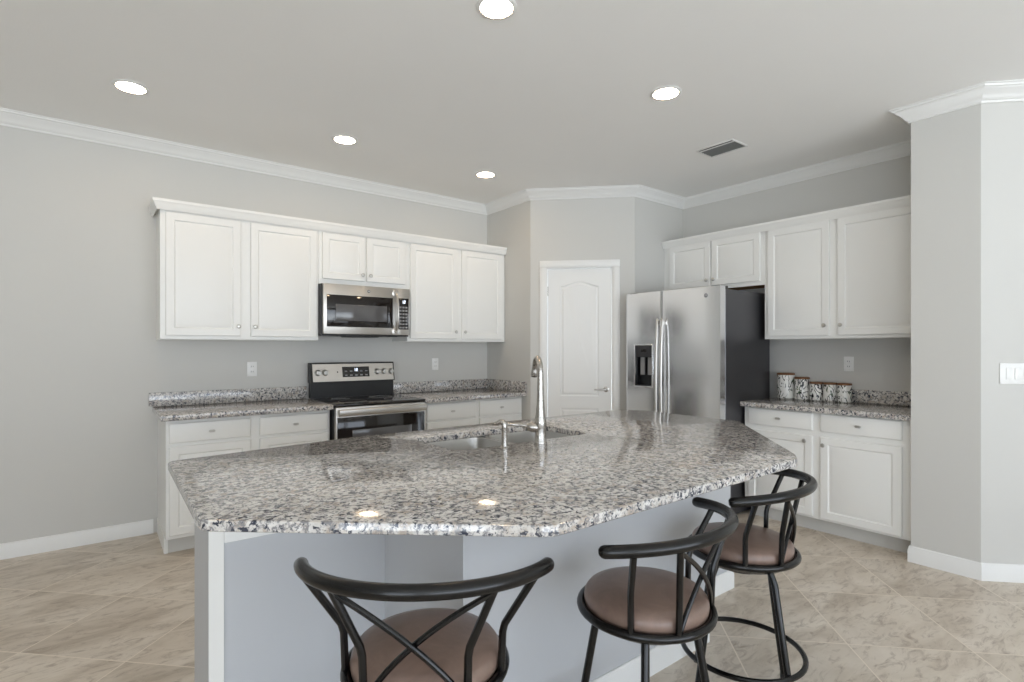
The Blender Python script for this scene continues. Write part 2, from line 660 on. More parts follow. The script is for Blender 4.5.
def knob(x, z, y, parent):
    m = MB().lathe([(.005, 0), (.005, .010), (.008, .014), (.0145, .018), (.0155, .023), (.012, .028), (.004, .030)], 18, (x, y, z), 'y')
    return part(m.build('knob', CHROME, parent), 'small round satin nickel knob')


def pull(x, z, y, parent):
    m = MB()
    m.lathe([(.0055, 0), (.0055, .014)], 10, (x, y, z), 'y')
    m.loops([[(x + a * .019, y - d, z + b * .0085) for a, b in ((-1, -.4), (-.6, -1), (.6, -1), (1, -.4), (1, .4), (.6, 1), (-.6, 1), (-1, .4))] for d in (.014, .020)])
    m.loops([[(x + a * .014, y - d, z + b * .006) for a, b in ((-1, -.4), (-.6, -1), (.6, -1), (1, -.4), (1, .4), (.6, 1), (-.6, 1), (-1, .4))] for d in (.0198, .0245)])
    return part(m.build('knob', CHROME, parent), 'small oval satin nickel knob')


def wall_cabinet(label, loc, rot, w, d, z0, z1, doors, group='white wall cabinets', raw=False, top=None):
    """loc = left back corner on the wall; doors = (x0, x1, z0, z1, knob x, knob z)"""
    t = thing('wall_cabinet', label, 'cabinet', (loc[0], loc[1], 0), rot, group)
    m = MB()
    f = -d + .020
    z1 = top or z1
    # back, sides, top, recessed bottom, face frame
    m.box(0, w, -.012, 0, z0, z1)
    m.box(0, .016, f + .018, -.0122, z0, z1)
    m.box(w - .016, w, f + .018, -.0122, z0, z1)
    m.box(.0162, w - .0162, f + .018, -.0122, z1 - .016, z1)
    m.box(.0162, w - .0162, f + .018, -.0122, z0 + .014, z0 + .03)
    m.box(0, w, f, f + .0178, z0, z1, .0015, 1)
    m.build('carcass', CAB, t)
    if raw:
        r = MB().box(.02, w - .018, f + .02, -.014, z0 + .006, z0 + .0135)
        part(r.build('underside_panel', RAWWOOD, t), 'unfinished brown wood underside')
    for x0, x1, a, b, kx, kz in doors:
        dr = cab_panel(x0, x1, a, b, -d).build('door', CAB, t, sharp=20)
        knob(kx, kz, -d, dr)
    return t


UZ0, UZ1, UD = 1.401, 2.312, .331
X0 = .335
wall_cabinet('white two-door wall cabinet left of the microwave', (X0, YA), FACE_A, 1.400 - X0, UD, UZ0, UZ1,
             [(.031, .498, 1.426, 2.272, .480, 1.497), (.565, 1.050, 1.426, 2.272, .592, 1.497)])
wall_cabinet('small white two-door wall cabinet directly above the microwave', (1.401, YA), FACE_A, .780, UD, 1.858, UZ1,
             [(.028, .385, 1.900, 2.272, .358, 1.950), (.400, .752, 1.900, 2.272, .427, 1.950)])
wall_cabinet('white two-door wall cabinet between microwave and pantry wall', (2.182, YA), FACE_A, 3.266 - 2.182, UD, UZ0, UZ1,
             [(.025, .515, 1.426, 2.272, .490, 1.492), (.566, 1.042, 1.426, 2.272, .592, 1.492)])
wall_cabinet('small white two-door wall cabinet above the refrigerator', (XC, 3.258), FACE_C, 3.258 - 2.256, UD, 1.868, UZ1,
             [(.072, .508, 1.902, 2.308, .480, 1.955), (.526, .968, 1.902, 2.308, .552, 1.955)], raw=True, top=2.335)
wall_cabinet('tall white two-door wall cabinet over the canister counter', (XC, 2.255), FACE_C, 2.255 - 1.140, UD, 1.413, UZ1,
             [(.032, .503, 1.436, 2.308, .474, 1.512), (.560, 1.080, 1.436, 2.308, .588, 1.512)], top=2.335)


def cab_crown(pts, z=UZ1):
    """crown on top of a cabinet run; path with the room on its right"""
    prof = [(.0205, z - .030), (.021, z - .030), (.023, z - .022), (.030, z - .012), (.036, z + .006), (.040, z + .018), (.043, z + .022),
            (.044, z + .030), (.044, z + .040), (-.02, z + .040), (-.02, z + .0005), (.0205, z + .0005)]
    P = [Vector(p) for p in pts]
    rings = []
    for i, p in enumerate(P):
        if i == 0 or i == len(P) - 1:
            d = (P[1] - P[0] if i == 0 else P[-1] - P[-2]).normalized()
            mm = Vector((d.y, -d.x))
        else:
            a, b = (p - P[i - 1]).normalized(), (P[i + 1] - p).normalized()
            na, nb = Vector((a.y, -a.x)), Vector((b.y, -b.x))
            mm = na + nb
            mm = mm / mm.dot(na)
        rings.append([(p.x + mm.x * o, p.y + mm.y * o, zz) for o, zz in prof])
    return rings


fy = YA - UD + .020
m = MB().loops(cab_crown([(X0, YA - .002), (X0, fy), (3.266, fy)]))
tag(m.build('trim_2', CAB, sharp=25), 'white crown strip along the top of the left cabinet run', 'cabinet molding')['kind'] = 'structure'
fx = XC - UD + .020
m = MB().loops(cab_crown([(fx, 3.256), (fx, 1.140)], 2.335))
tag(m.build('trim_3', CAB, sharp=25), 'white crown strip along the top of the right cabinet run', 'cabinet molding')['kind'] = 'structure'


def base_cabinet(label, loc, rot, w, d, doors, drawers, left_finished=False):
    t = thing('base_cabinet', label, 'cabinet', (loc[0], loc[1], 0), rot, 'white base cabinets')
    f = -d + .020
    m = MB()
    m.box(0, w, f, -.003, .105, .876, .002, 1)
    m.build('carcass', CAB, t)
    k = MB()
    k.box(.018, w - .002, f + .070, -.02, 0, .1048)
    k.build('toe_kick', TOE, t)
    if left_finished:
        e = MB()
        e.box(-.004, .0175, f + .062, -.003, 0, .1048)
        e.build('side_foot', CAB, t)
    for x0, x1, z0, z1, kx, kz in doors:
        dr = cab_panel(x0, x1, z0, z1, -d).build('door', CAB, t, sharp=20)
        knob(kx, kz, -d, dr)
    for x0, x1, z0, z1 in drawers:
        dr = drawer_panel(x0, x1, z0, z1, -d).build('drawer_front', CAB, t, sharp=20)
        pull((x0 + x1) / 2, (z0 + z1) / 2, -d, dr)
    return t


BD = .612
base_cabinet('white base cabinet with two drawers left of the range', (.344, YA), FACE_A, 1.396 - .344, BD,
             [(.017, .498, .13, .702, .465, .60), (.556, 1.035, .13, .702, .590, .60)],
             [(.017, .498, .724, .852), (.556, 1.035, .724, .852)], True)
base_cabinet('white base cabinet with two drawers right of the range', (2.170, YA), FACE_A, 3.266 - 2.170, BD,
             [(.048, .549, .13, .700, .515, .60), (.593, 1.072, .13, .700, .628, .60)],
             [(.048, .549, .716, .856), (.593, 1.072, .716, .856)])
base_cabinet('white base cabinet with two drawers under the canisters', (XC, 2.270), FACE_C, 2.270 - 1.140, .620,
             [(.038, .521, .122, .702, .474, .664), (.575, 1.068, .122, .702, .600, .648)],
             [(.038, .521, .742, .868), (.575, 1.068, .742, .868)])


def counter_slab(m, poly, z0=.8765, z1=.914, e=.005):
    return m.prism(poly, z0, z1, e)


def counter(label, poly, splashes):
    m = MB()
    counter_slab(m, poly)
    o = tag(m.build('countertop', GRAN), label, 'countertop')
    for b in splashes:
        MB().box(*b, .9145, 1.016, .003).build('backsplash', GRAN, o)
    return o


counter('speckled granite countertop left of the range', [(.312, 4.002), (1.398, 4.002), (1.398, YA - .001), (.312, YA - .001)],
        [(.290, 1.398, YA - .021, YA - .001)])
counter('speckled granite countertop right of the range', [(2.168, 4.002), (3.268, 4.002), (3.268, YA - .001), (2.168, YA - .001)],
        [(2.168, 3.268, YA - .021, YA - .001), (3.248, 3.268, 4.002, YA - .0215)])
counter('speckled granite countertop holding the canisters', [(4.055, 1.141), (XC - .001, 1.141), (XC - .001, 2.279), (4.055, 2.279)],
        [(XC - .021, XC - .001, 1.141, 2.05)])

# ------------------------------------------------------------------ range
RX0, RW = 1.404, .758
rg = thing('electric_range', 'freestanding stainless electric range with black glass cooktop', 'stove', (RX0, YA - .012, 0), FACE_A)
rf = -.67    # front plane of the body (local y)
m = MB()
m.box(.002, RW - .002, rf + .03, -.02, .03, .895, .003, 1)
for x in (.05, RW - .05):
    for y in (rf + .08, -.08):
        m.lathe([(.02, 0), (.02, .031)], 10, (x, y, 0))
m.build('body', BLACK, rg)
m = MB().box(0, RW, rf - .012, -.075, .8955, .916, .007, 3)
ck = part(m.build('cooktop', BLACKGLASS, rg), 'black glass cooktop')
for x, y, r in ((.20, -.50, .11), (.56, -.50, .085), (.20, -.23, .075), (.56, -.23, .10)):
    MB().lathe([(r, .9161), (r, .9166), (r - .003, .9166), (r - .003, .9161)], 40, (x, y, 0), hollow=True).build('burner_ring', GREYKEY, ck)
m = MB()
m.box(.004, RW - .004, rf - .010, rf + .03, .195, .892, .006)
dr = m.build('oven_door', STEEL, rg)
MB().box(.014, RW - .014, rf - .014, rf - .009, .24, .815, .003).build('door_glass', BLACKGLASS, dr)
MB().box(.13, RW - .13, rf - .0155, rf - .0135, .40, .715, .001).build('door_window', WINGLASS, dr)
m = MB()
m.box(.012, RW - .012, rf - .062, rf - .038, .828, .880, .010, 3)
for x in (.03, RW - .06):
    m.box(x, x + .03, rf - .045, rf - .008, .835, .872, .004)
m.build('door_handle', STEEL, dr)
MB().box(.004, RW - .004, rf - .006, rf + .03, .04, .188, .006).build('storage_drawer', STEEL, rg)
# backguard
m = MB()
m.loops([[(x, -.075, .916), (x, -.02, .916), (x, -.02, 1.045), (x, -.075, 1.045)] for x in (.006, RW - .006)])
m.loops([[(x, -.092, 1.046), (x, -.012, 1.046), (x, -.012, 1.214), (x, -.055, 1.214), (x, -.062, 1.210)] for x in (0, RW)])
bg = part(m.build('backguard', BLACK, rg), 'black backguard housing')


def slant(z):      # y on the tilted control face
    return -.092 + (z - 1.046) / (1.210 - 1.046) * .030


def slab_on_face(m, x0, x1, z0, z1, d0, d1):
    m.loops([[(x0, slant(z0) - d, z0), (x1, slant(z0) - d, z0), (x1, slant(z1) - d, z1), (x0, slant(z1) - d, z1)] for d in (d0, d1)])
    return m


part(slab_on_face(MB(), .020, RW - .012, 1.054, 1.202, 0, .005).build('control_panel', STEEL, bg), 'stainless control panel')
disp = part(slab_on_face(MB(), .272, .515, 1.088, 1.176, .005, .0075).build('display_panel', BLACKGLASS, bg), 'black clock and key panel')
m = MB()
for i in range(5):
    for j in range(2):
        if j == 1 and i in (2,):
            continue
        xx, zz = .292 + i * .046, 1.098 + j * .035
        slab_on_face(MB(), xx, xx + .022, zz, zz + .010, .0075, .0085).build('key', GREYKEY, disp)
m = MB()
SEG = {'1': 'bc', '2': 'abged', '0': 'abcdef', '5': 'afgcd'}


def digit(m, ch, x, z, w, hh, t, put):
    S = {'a': (0, hh - t, w, hh), 'g': (0, hh / 2 - t / 2, w, hh / 2 + t / 2), 'd': (0, 0, w, t), 'f': (0, hh / 2, t, hh),
         'e': (0, 0, t, hh / 2), 'b': (w - t, hh / 2, w, hh), 'c': (w - t, 0, w, hh / 2)}
    for s in SEG[ch]:
        a, b, c_, d_ = S[s]
        put(x + a, x + c_, z + b, z + d_)


for i, ch in enumerate('12'):
    digit(m, ch, .372 + i * .022, 1.138, .015, .024, .004, lambda a, b, c_, d_: slab_on_face(m, a, b, c_, d_, .0075, .0085))
m.build('clock_digit', DIGIT, disp)
for x in (.061, .122, .588, .653, .721):
    z = 1.130
    k = MB()
    k.lathe([(.027, 0), (.027, .006), (.022, .010), (.020, .026), (.017, .030), (.004, .030)], 20, (x, slant(z) - .004, z), 'y')
    k.box(x - .003, x + .003, slant(z) - .038, slant(z) - .030, z - .016, z + .016, .001, 1)
    part(k.build('knob', CHROME, bg), 'round stainless burner knob')
MB().lathe([(.006, 0), (.006, .004), (.003, .005)], 12, (.230, slant(1.133) - .004, 1.133), 'y').build('indicator', BLACK, bg)

# ------------------------------------------------------------------ microwave
mw = thing('microwave', 'stainless over-the-range microwave with black glass door window', 'microwave', (1.402, YA - .001, 1.440), FACE_A)
MWW, MWH, MWD = .760, .4145, .40
m = MB()
m.box(.002, MWW - .002, -MWD + .03, 0, .012, MWH, .003, 1)
m.build('body', CHARP, mw)
m = MB()
m.box(.004, MWW - .004, -MWD + .02, -.02, 0, .0115)
for i in range(9):
    m.box(.10 + i * .065, .145 + i * .065, -MWD + .05, -MWD + .16, -.004, .001)
m.box(.26, .50, -MWD + .06, -.10, -.010, .001, .003)
part(m.build('vent_grille', BLACK, mw), 'black underside vent grille')
md = MB().box(.010, .628, -MWD, -MWD + .0298, .012, MWH - .001, .004).build('door', STEEL, mw)
MB().box(.036, .600, -MWD - .004, -MWD + .001, .070, .327, .002).build('door_glass', BLACKGLASS, md)
MB().box(.108, .545, -MWD - .0055, -MWD - .0035, .120, .253, .001).build('door_window', WINGLASS, md)
m = MB()
hx = .612
pts = []
for i in range(15):
    t = i / 14
    pts.append((hx + .014, -MWD - .012 - .040 * sin(pi * t) ** .6, .052 + t * .318))
m.tube(pts, .0105, 12)
for z in (.045, .372):
    m.lathe([(.034, 0), (.034, .005), (.016, .009), (.014, .020)], 20, (hx + .014, -MWD + .001, z), 'y')
part(m.build('door_handle', STEEL, md), 'bowed stainless door handle')
cp = MB().box(.629, MWW, -MWD, -MWD + .0298, .012, MWH - .001, .004).build('control_panel', STEEL, mw)
MB().box(.652, .748, -MWD - .004, -MWD + .001, .060, .330, .002).build('keypad', BLACKGLASS, cp)
m = MB()
for r in range(7):
    for q in range(3):
        MB().box(.660 + q * .028, .680 + q * .028, -MWD - .0055, -MWD - .0035, .070 + r * .029, .084 + r * .029).build('key', GREYKEY, cp)
m = MB()
for i, ch in enumerate('12'):
    digit(m, ch, .682 + i * .020, .285, .014, .026, .004, lambda a, b, c_, d_: m.box(a, b, -MWD - .0055, -MWD - .0035, c_, d_))
m.build('clock_digit', DIGIT, cp)


def badge(parent, x, y, z, r):
    b = MB().lathe([(r, 0), (r, .002), (r * .9, .003), (.001, .003)], 24, (x, y, z), 'y').build('badge', BADGE, parent)
    cu = bpy.data.curves.new('badge_lettering', 'FONT')
    cu.body = 'GE'
    cu.size = r * 1.15
    cu.align_x, cu.align_y = 'CENTER', 'CENTER'
    cu.extrude = .0004
    tmp = bpy.data.objects.new('badge_lettering_curve', cu)
    COL.objects.link(tmp)
    dg = bpy.context.evaluated_depsgraph_get()
    me = bpy.data.meshes.new_from_object(tmp.evaluated_get(dg))
    bpy.data.objects.remove(tmp)
    me.transform(Matrix.Translation((x, y - .0034, z)) @ Matrix.Rotation(pi / 2, 4, 'X'))
    me.materials.clear()
    me.materials.append(OUTLET)
    o = bpy.data.objects.new('badge_lettering', me)
    COL.objects.link(o)
    o.parent = parent
    return b


badge(md, .385, -MWD + .001, .370, .013)

# ------------------------------------------------------------------ refrigerator
FX, FY0, FY1 = 3.775, 3.212, 2.284
fr = thing('refrigerator', 'stainless side-by-side refrigerator with a dispenser in its left door', 'refrigerator', (XC, FY0, 0), FACE_C)
FW = FY0 - FY1
ff = -(XC - FX)      # local y of the door faces
m = MB()
m.box(.004, FW - .004, ff + .085, -.16, .02, 1.800, .004, 1)
for x in (.06, FW - .06):
    for y in (ff + .14, -.22):
        m.lathe([(.022, 0), (.022, .022)], 10, (x, y, 0))
part(m.build('body', CHAR, fr), 'charcoal grey side panels')
MB().box(.01, FW - .01, ff + .05, ff + .084, .02, .105, .003).build('toe_grille', BLACK, fr)
for x in (.02, FW - .10):
    MB().box(x, x + .08, ff + .03, ff + .15, 1.8005, 1.829, .004).build('hinge_cover', BLACK, fr)
GAP = FY0 - 2.822


def fridge_door(x0, x1, hole=None):
    """door with a gently bowed front; hole = (x0, x1, z0, z1)"""
    z0, z1 = .115, 1.822
    m = MB()

    def strip(a, b, c0, c1):
        n = 8
        rings = []
        for i in range(n + 1):
            x = a + (b - a) * i / n
            t = (x - x0) / (x1 - x0) * 2 - 1
            e = max(0, (abs(t) - .97) / .03)
            y = ff + .004 * t * t + .004 * e * e
            rings.append([(x, y, c0), (x, ff + .078, c0), (x, ff + .078, c1), (x, y, c1)])
        m.loops(rings)
    if hole is None:
        strip(x0, x1, z0, z1)
    else:
        a, b, c0, c1 = hole
        strip(x0, a, z0, z1)
        strip(b, x1, z0, z1)
        strip(a, b, z0, c0)
        strip(a, b, c1, z1)
    return m


HOLE = (.097, .305, .995, 1.375)
dl = fridge_door(.002, GAP - .003, HOLE).build('freezer_door', STEELV, fr, sharp=45)
dr2 = fridge_door(GAP + .003, FW - .002).build('fridge_door', STEELV, fr, sharp=45)
# dispenser
a, b, c0, c1 = HOLE
m = MB()
for q in ((a, a + .014, c0, c1), (b - .014, b, c0, c1)):
    m.box(q[0], q[1], ff - .006, ff + .02, q[2], q[3], .003)
m.box(a + .0142, b - .0142, ff - .006, ff + .02, c0, c0 + .014, .003)
m.box(a + .0142, b - .0142, ff - .006, ff + .02, c1 - .014, c1, .003)
m.build('dispenser_frame', STEELV, dl)
m = MB()
m.box(a + .014, b - .014, ff + .062, ff + .070, c0 + .014, c1 - .014)
m.box(a + .0143, a + .018, ff + .0205, ff + .0618, c0 + .018, c1 - .02)
m.box(b - .018, b - .0143, ff + .0205, ff + .0618, c0 + .018, c1 - .02)
m.box(a + .014, b - .014, ff + .0205, ff + .0618, c0 + .002, c0 + .0175)
part(m.build('dispenser_niche', BLACK, dl), 'black recessed niche')
m = MB()
m.loops([[(x, ff + .002, c1 - .115), (x, ff + .06, c1 - .115), (x, ff + .06, c1 - .0145), (x, ff - .002, c1 - .0145)] for x in (a + .0145, b - .0145)])
part(m.build('dispenser_control', CHARP, dl), 'dark grey dispenser control panel')
MB().box(.172, .232, ff - .003, ff + .004, c1 - .068, c1 - .044, .001).build('dispenser_display', BLACKGLASS, dl)
m = MB()
for x in (a + .060, b - .068):
    m.loops([[(x + u * .022, ff + .040 + v, z) for u, v in ((-1, 0), (1, 0), (1, .01), (-1, .01))] for z, v in ((c1 - .118, 0), (c1 - .27, .012))])
part(m.build('dispenser_paddle', GREYKEY, dl), 'grey dispenser paddles')


def fridge_handle(x, parent):
    m = MB()
    pts = []
    for i in range(25):
        t = i / 24
        pts.append((x, ff - .014 - .030 * sin(pi * min(max(t, .02), .98)) ** .45, .48 + t * 1.10))
    m.tube(pts, .0110, 12, dome=True)
    for z in (.505, 1.555):
        m.box(x - .012, x + .012, ff - .026, ff + .004, z - .022, z + .022, .004)
    return part(m.build('door_handle', STEEL, parent), 'long bowed stainless handle')


fridge_handle(GAP - .026, dl)
fridge_handle(GAP + .024, dr2)
badge(dr2, FY0 - 2.405, ff + .002, 1.752, .016)

# ------------------------------------------------------------------ island
ib = thing('kitchen_island', 'pale grey kitchen island base under the granite top', 'kitchen island', (0, 0, 0))
foot = [(.292, 2.36), (.292, 2.00), (.325, 1.967), (.890, 1.967), (.890, 1.400), (2.190, 1.400), (2.190, 1.630), (2.800, 1.630), (2.800, 2.36)]
inner = offset(foot, .03)
m = MB()
bm = m.bm
IZ = .884
ro = [[bm.verts.new((x, y, z)) for x, y in foot] for z in (0, IZ)]
ri = [[bm.verts.new((x, y, z)) for x, y in inner] for z in (0, IZ)]
n = len(foot)
for i in range(n):
    j = (i + 1) % n
    bm.faces.new((ro[0][i], ro[0][j], ro[1][j], ro[1][i]))
    bm.faces.new((ri[0][i], ri[0][j], ri[1][j], ri[1][i]))
    bm.faces.new((ro[0][i], ro[0][j], ri[0][j], ri[0][i]))
    bm.faces.new((ro[1][i], ro[1][j], ri[1][j], ri[1][i]))
m.build('knee_wall', KNEE, ib)
m = MB()
m.box(.327, .888, 1.958, 1.9666, .700, IZ - .001, .002, 1)
m.loops([[(x, y, z) for x, y in ((.2875, 2.000), (.326, 1.9615), (.326, 1.9665), (.2915, 2.001))] for z in (.001, IZ - .001)])
part(m.build('end_frame', CAB, ib), 'white frame strip at the left end')


def base_run(m, pts):
    rings = []
    P = [Vector(p) for p in pts]
    for i, p in enumerate(P):
        if i == 0:
            d = (P[1] - p).normalized(); mm = Vector((d.y, -d.x))
        elif i == len(P) - 1:
            d = (p - P[i - 1]).normalized(); mm = Vector((d.y, -d.x))
        else:
            a_, b_ = (p - P[i - 1]).normalized(), (P[i + 1] - p).normalized()
            na, nb = Vector((a_.y, -a_.x)), Vector((b_.y, -b_.x))
            mm = na + nb; mm = mm / mm.dot(na)
        rings.append([(p.x + mm.x * o, p.y + mm.y * o, z) for o, z in BASE])
    m.loops(rings)


m = MB()
base_run(m, [(.328, 1.9665), (.8895, 1.9665), (.8895, 1.3995), (2.1905, 1.3995), (2.1905, 1.6295), (2.8005, 1.6295), (2.8005, 2.36)])
part(m.build('baseboard', TRIM, ib), 'white baseboard around the island')
# cabinet fronts on the kitchen side
for x0, x1 in ((.33, .90), (.93, 1.50), (1.53, 2.10), (2.13, 2.77)):
    mm_ = cab_panel(-x1, -x0, .13, .70, 0)
    mm_.bm.transform(Matrix.Translation((0, 2.36, 0)) @ Matrix.Rotation(pi, 4, 'Z') @ Matrix.Translation((0, -.0195, 0)))
    mm_.build('door', CAB, ib, sharp=20)

top = [(.198, 1.515), (.858, .952), (2.120, .957), (2.212, 1.010), (2.948, 1.664), (2.948, 2.345), (2.820, 2.482), (.93, 2.482), (.206, 2.375)]
top = rounded(top, .028, 4)
hole = rounded([(1.165, 1.880), (1.945, 1.880), (1.945, 2.275), (1.165, 2.275)], .07, 6)
hole = list(reversed(hole))
ZT, ZB, E_ = .914, .885, .0045
m = MB()
bm = m.bm


def ring_verts(P, z):
    return [bm.verts.new((x, y, z)) for x, y in P]


def strip(a, b):
    for i in range(len(a)):
        j = (i + 1) % len(a)
        bm.faces.new((a[i], a[j], b[j], b[i]))


def chain(P, e):
    seq = [(offset(P, e), ZT), (offset(P, e * .3), ZT - e * .3), (P, ZT - e), (P, ZB + e * .5), (offset(P, e * .5), ZB)]
    rs = [ring_verts(q, z) for q, z in seq]
    for a_, b_ in zip(rs, rs[1:]):
        strip(a_, b_)
    return rs[0], rs[-1]


t0, b0 = chain(top, E_)
t1, b1 = chain(hole, .003)
for A_, B_ in ((t0, t1), (b0, b1)):
    es = []
    for V_ in (A_, B_):
        for i in range(len(V_)):
            e = bm.edges.get((V_[i], V_[(i + 1) % len(V_)]))
            es.append(e)
    bmesh.ops.triangle_fill(bm, use_beauty=True, use_dissolve=False, edges=es)
it = tag(m.build('island_countertop', GRAN, sharp=40), 'large angular speckled granite island countertop with sink cutout', 'countertop')

# sink
sk = thing('kitchen_sink', 'stainless double-bowl sink set under the island granite', 'sink', (1.555, 2.078, .68))


def bowl(x0, x1, y0, y1):
    m = MB()
    seq = []
    R0 = rounded([(x0, y0), (x1, y0), (x1, y1), (x0, y1)], .07, 6)
    zt = .884 - .68
    for ins, z in ((-.012, zt), (0, zt), (.004, zt - .015), (.010, zt - .12), (.022, zt - .172), (.055, zt - .190), (.12, zt - .193)):
        P = offset(R0, ins) if ins else R0
        seq.append([(x, y, z) for x, y in P])
    low = []
    for ins, z in ((.12, zt - .196), (.052, zt - .193), (.018, zt - .174), (.006, zt - .12), (-.003, zt - .015), (-.012, zt - .003)):
        P = offset(R0, ins)
        low.append([(x, y, z) for x, y in P])
    m.loops(seq + low, closed=True)
    rs = [m.bm.verts.new(p) for p in seq[-1]]
    m.bm.faces.new(rs)
    o = m.build('bowl', SINKM, sk, sharp=50)
    cx_, cy_ = (x0 + x1) / 2, (y0 + y1) / 2
    part(MB().lathe([(.045, zt - .1925), (.045, zt - .1895), (.036, zt - .189), (.030, zt - .192), (.002, zt - .192)], 24, (cx_, cy_, 0)).build('drain', CHROME, o), 'round metal drain')


bowl(-.396, -.016, -.205, .204)
bowl(.016, .396, -.205, .204)

# faucet
fc = thing('kitchen_faucet', 'tall brushed nickel gooseneck faucet behind the island sink', 'faucet', (1.560, 1.815, .914))
m = MB().lathe([(.029, 0), (.029, .006), (.0265, .012), (.025, .05), (.0255, .075), (.027, .085), (.026, .10), (.022, .12)], 28)
m.build('base', NICKEL, fc)
dirx, diry = cos(radians(62)), sin(radians(62))
pts, rad = [], []
for z, r in ((.118, .0225), (.14, .0195), (.18, .0165), (.22, .0150), (.27, .0138), (.315, .0130)):
    pts.append((0, 0, z)); rad.append(r)
R_ = .062
for i in range(1, 15):
    a_ = pi * i / 14 * .94
    q = R_ * (1 - cos(a_))
    pts.append((dirx * q, diry * q, .315 + R_ * sin(a_)))
    rad.append(.0130)
e0 = Vector(pts[-1]); d0 = (e0 - Vector(pts[-2])).normalized()
for k, r in ((.006, .0140), (.014, .0158), (.030, .0165), (.034, .0158)):
    pts.append(tuple(e0 + d0 * k)); rad.append(r)
MB().tube(pts, rad, 16).build('spout', NICKEL, fc)
p1 = e0 + d0 * .0342
MB().tube([tuple(p1), tuple(p1 + d0 * .004)], .0135, 16).build('spray_face', BLACK, fc)
m = MB()
hd = Vector((-.80, .60, 0))
m.tube([tuple(hd * .02 + Vector((0, 0, .070))), tuple(hd * .040 + Vector((0, 0, .072))), tuple(hd * .048 + Vector((0, 0, .072)))], [.023, .023, .019], 16, dome=True)
m.tube([tuple(hd * .050 + Vector((0, 0, .074))), tuple(hd * .10 + Vector((0, 0, .082))), tuple(hd * .155 + Vector((0, 0, .086)))], [.009, .0075, .006], 10, dome=True)
m.build('handle', NICKEL, fc)

sd = thing('soap_dispenser', 'short nickel soap dispenser left of the faucet', 'soap dispenser', (1.358, 1.812, .914))
MB().lathe([(.021, 0), (.021, .005), (.014, .010), (.0125, .03), (.0125, .078), (.014, .088)], 22).build('base', NICKEL, sd)
m = MB()
m.tube([(0, 0, .086), (0, 0, .104), (-.004, .005, .111), (-.013, .015, .112), (-.026, .028, .104)], [.0125, .0125, .0115, .010, .008], 12, dome=True)
m.build('spout', NICKEL, sd)

# ------------------------------------------------------------------ counter stools
RZ, RR_, RYC, RA, RDZ = .839, .320, .081, 67.9, -.023
RING_Z, RING_R = .562, .193


def rail_pt(deg):
    a_ = radians(deg)
    return Vector((RR_ * sin(a_), RYC - RR_ * cos(a_), RZ + RDZ * (deg / RA) ** 2))


def ring_pt(deg, r=RING_R, z=RING_Z):
    a_ = radians(deg)
    return Vector((r * sin(a_), -r * cos(a_), z))


def stool(label, x, y, face, leg0):
    t = thing('counter_stool', label, 'stool', (x, y, 0), radians(face), 'counter stools around the island')
    bt = MB().tube([rail_pt(-RA + 2 * RA * i / 36) for i in range(37)], .0172, 16, dome=True).build('back_rail', IRON, t)
    for sgn in (-1, 1):
        for rd, rl in ((74, 55), (36, 33)):
            a_, b_ = ring_pt(sgn * rd), rail_pt(sgn * rl)
            b_ = b_ + Vector((0, 0, -.012))
            k = Vector((a_.x * 1.02, a_.y * 1.02, .675))
            pts = [a_, a_.lerp(k, .9), k + (b_ - k) * .04, k.lerp(b_, .18), b_]
            pts = [a_, a_ * .5 + k * .5, k - Vector((0, 0, .012)), k.lerp(b_, .07), k.lerp(b_, .5), b_]
            MB().tube(pts, .0092, 10).build('spindle', IRON, t)
    for sgn in (-1, 1):
        a_ = rail_pt(sgn * 32) + Vector((0, .004, -.020))
        b_ = ring_pt(-sgn * 35, RING_R - .004, RING_Z + .006)
        mid = Vector((0, -.177 + .006 * sgn, .694))
        pts = []
        for i in range(13):
            q = i / 12
            pts.append(a_ * ((1 - q) * (1 - 2 * q)) + mid * (4 * q * (1 - q)) + b_ * (q * (2 * q - 1)))
        MB().tube(pts, .0070, 10).build('cross_bar', IRON, t)
    MB().tube([ring_pt(360 * i / 48) for i in range(48)], .0125, 12, closed=True).build('seat_ring', IRON, t)
    prof = [(.02, .563), (.174, .563), (.181, .569), (.183, .584), (.181, .598), (.173, .609), (.145, .618), (.08, .624), (.001, .626)]
    part(MB().lathe(prof, 48).build('seat_cushion', VINYL, t, sharp=60), 'round brown vinyl seat cushion')
    m = MB().lathe([(.05, .520), (.160, .528), (.183, .545), (.184, .562), (.05, .562)], 32)
    m.lathe([(.06, .495), (.085, .497), (.085, .520), (.06, .520)], 24)
    m.build('swivel_plate', IRON, t)
    for i in range(4):
        d_ = leg0 + 90 * i
        pts = [ring_pt(d_, .128, .524), ring_pt(d_, .150, .480), ring_pt(d_, .203, .18), ring_pt(d_, .236, .004)]
        lg = MB().tube(pts, .0118, 12).build('leg', IRON, t)
        MB().lathe([(.014, 0), (.0150, .004), (.0150, .022), (.012, .024)], 12, tuple(ring_pt(d_, .236, 0))).build('foot_cap', BLACK, lg)
    MB().tube([ring_pt(360 * i / 48, .219, .18) for i in range(48)], .0098, 10, closed=True).build('foot_ring', IRON, t)
    return t


stool('black metal counter stool seen from behind, its X-shaped back toward the viewer', .646, 1.183, -37.7, 45)
stool('middle black metal counter stool, between the front one and the far one', 1.308, 1.037, 11.2, -62.8)
stool('farthest black metal counter stool, nearest the right base cabinet', 1.971, 1.102, 16.9, -30)

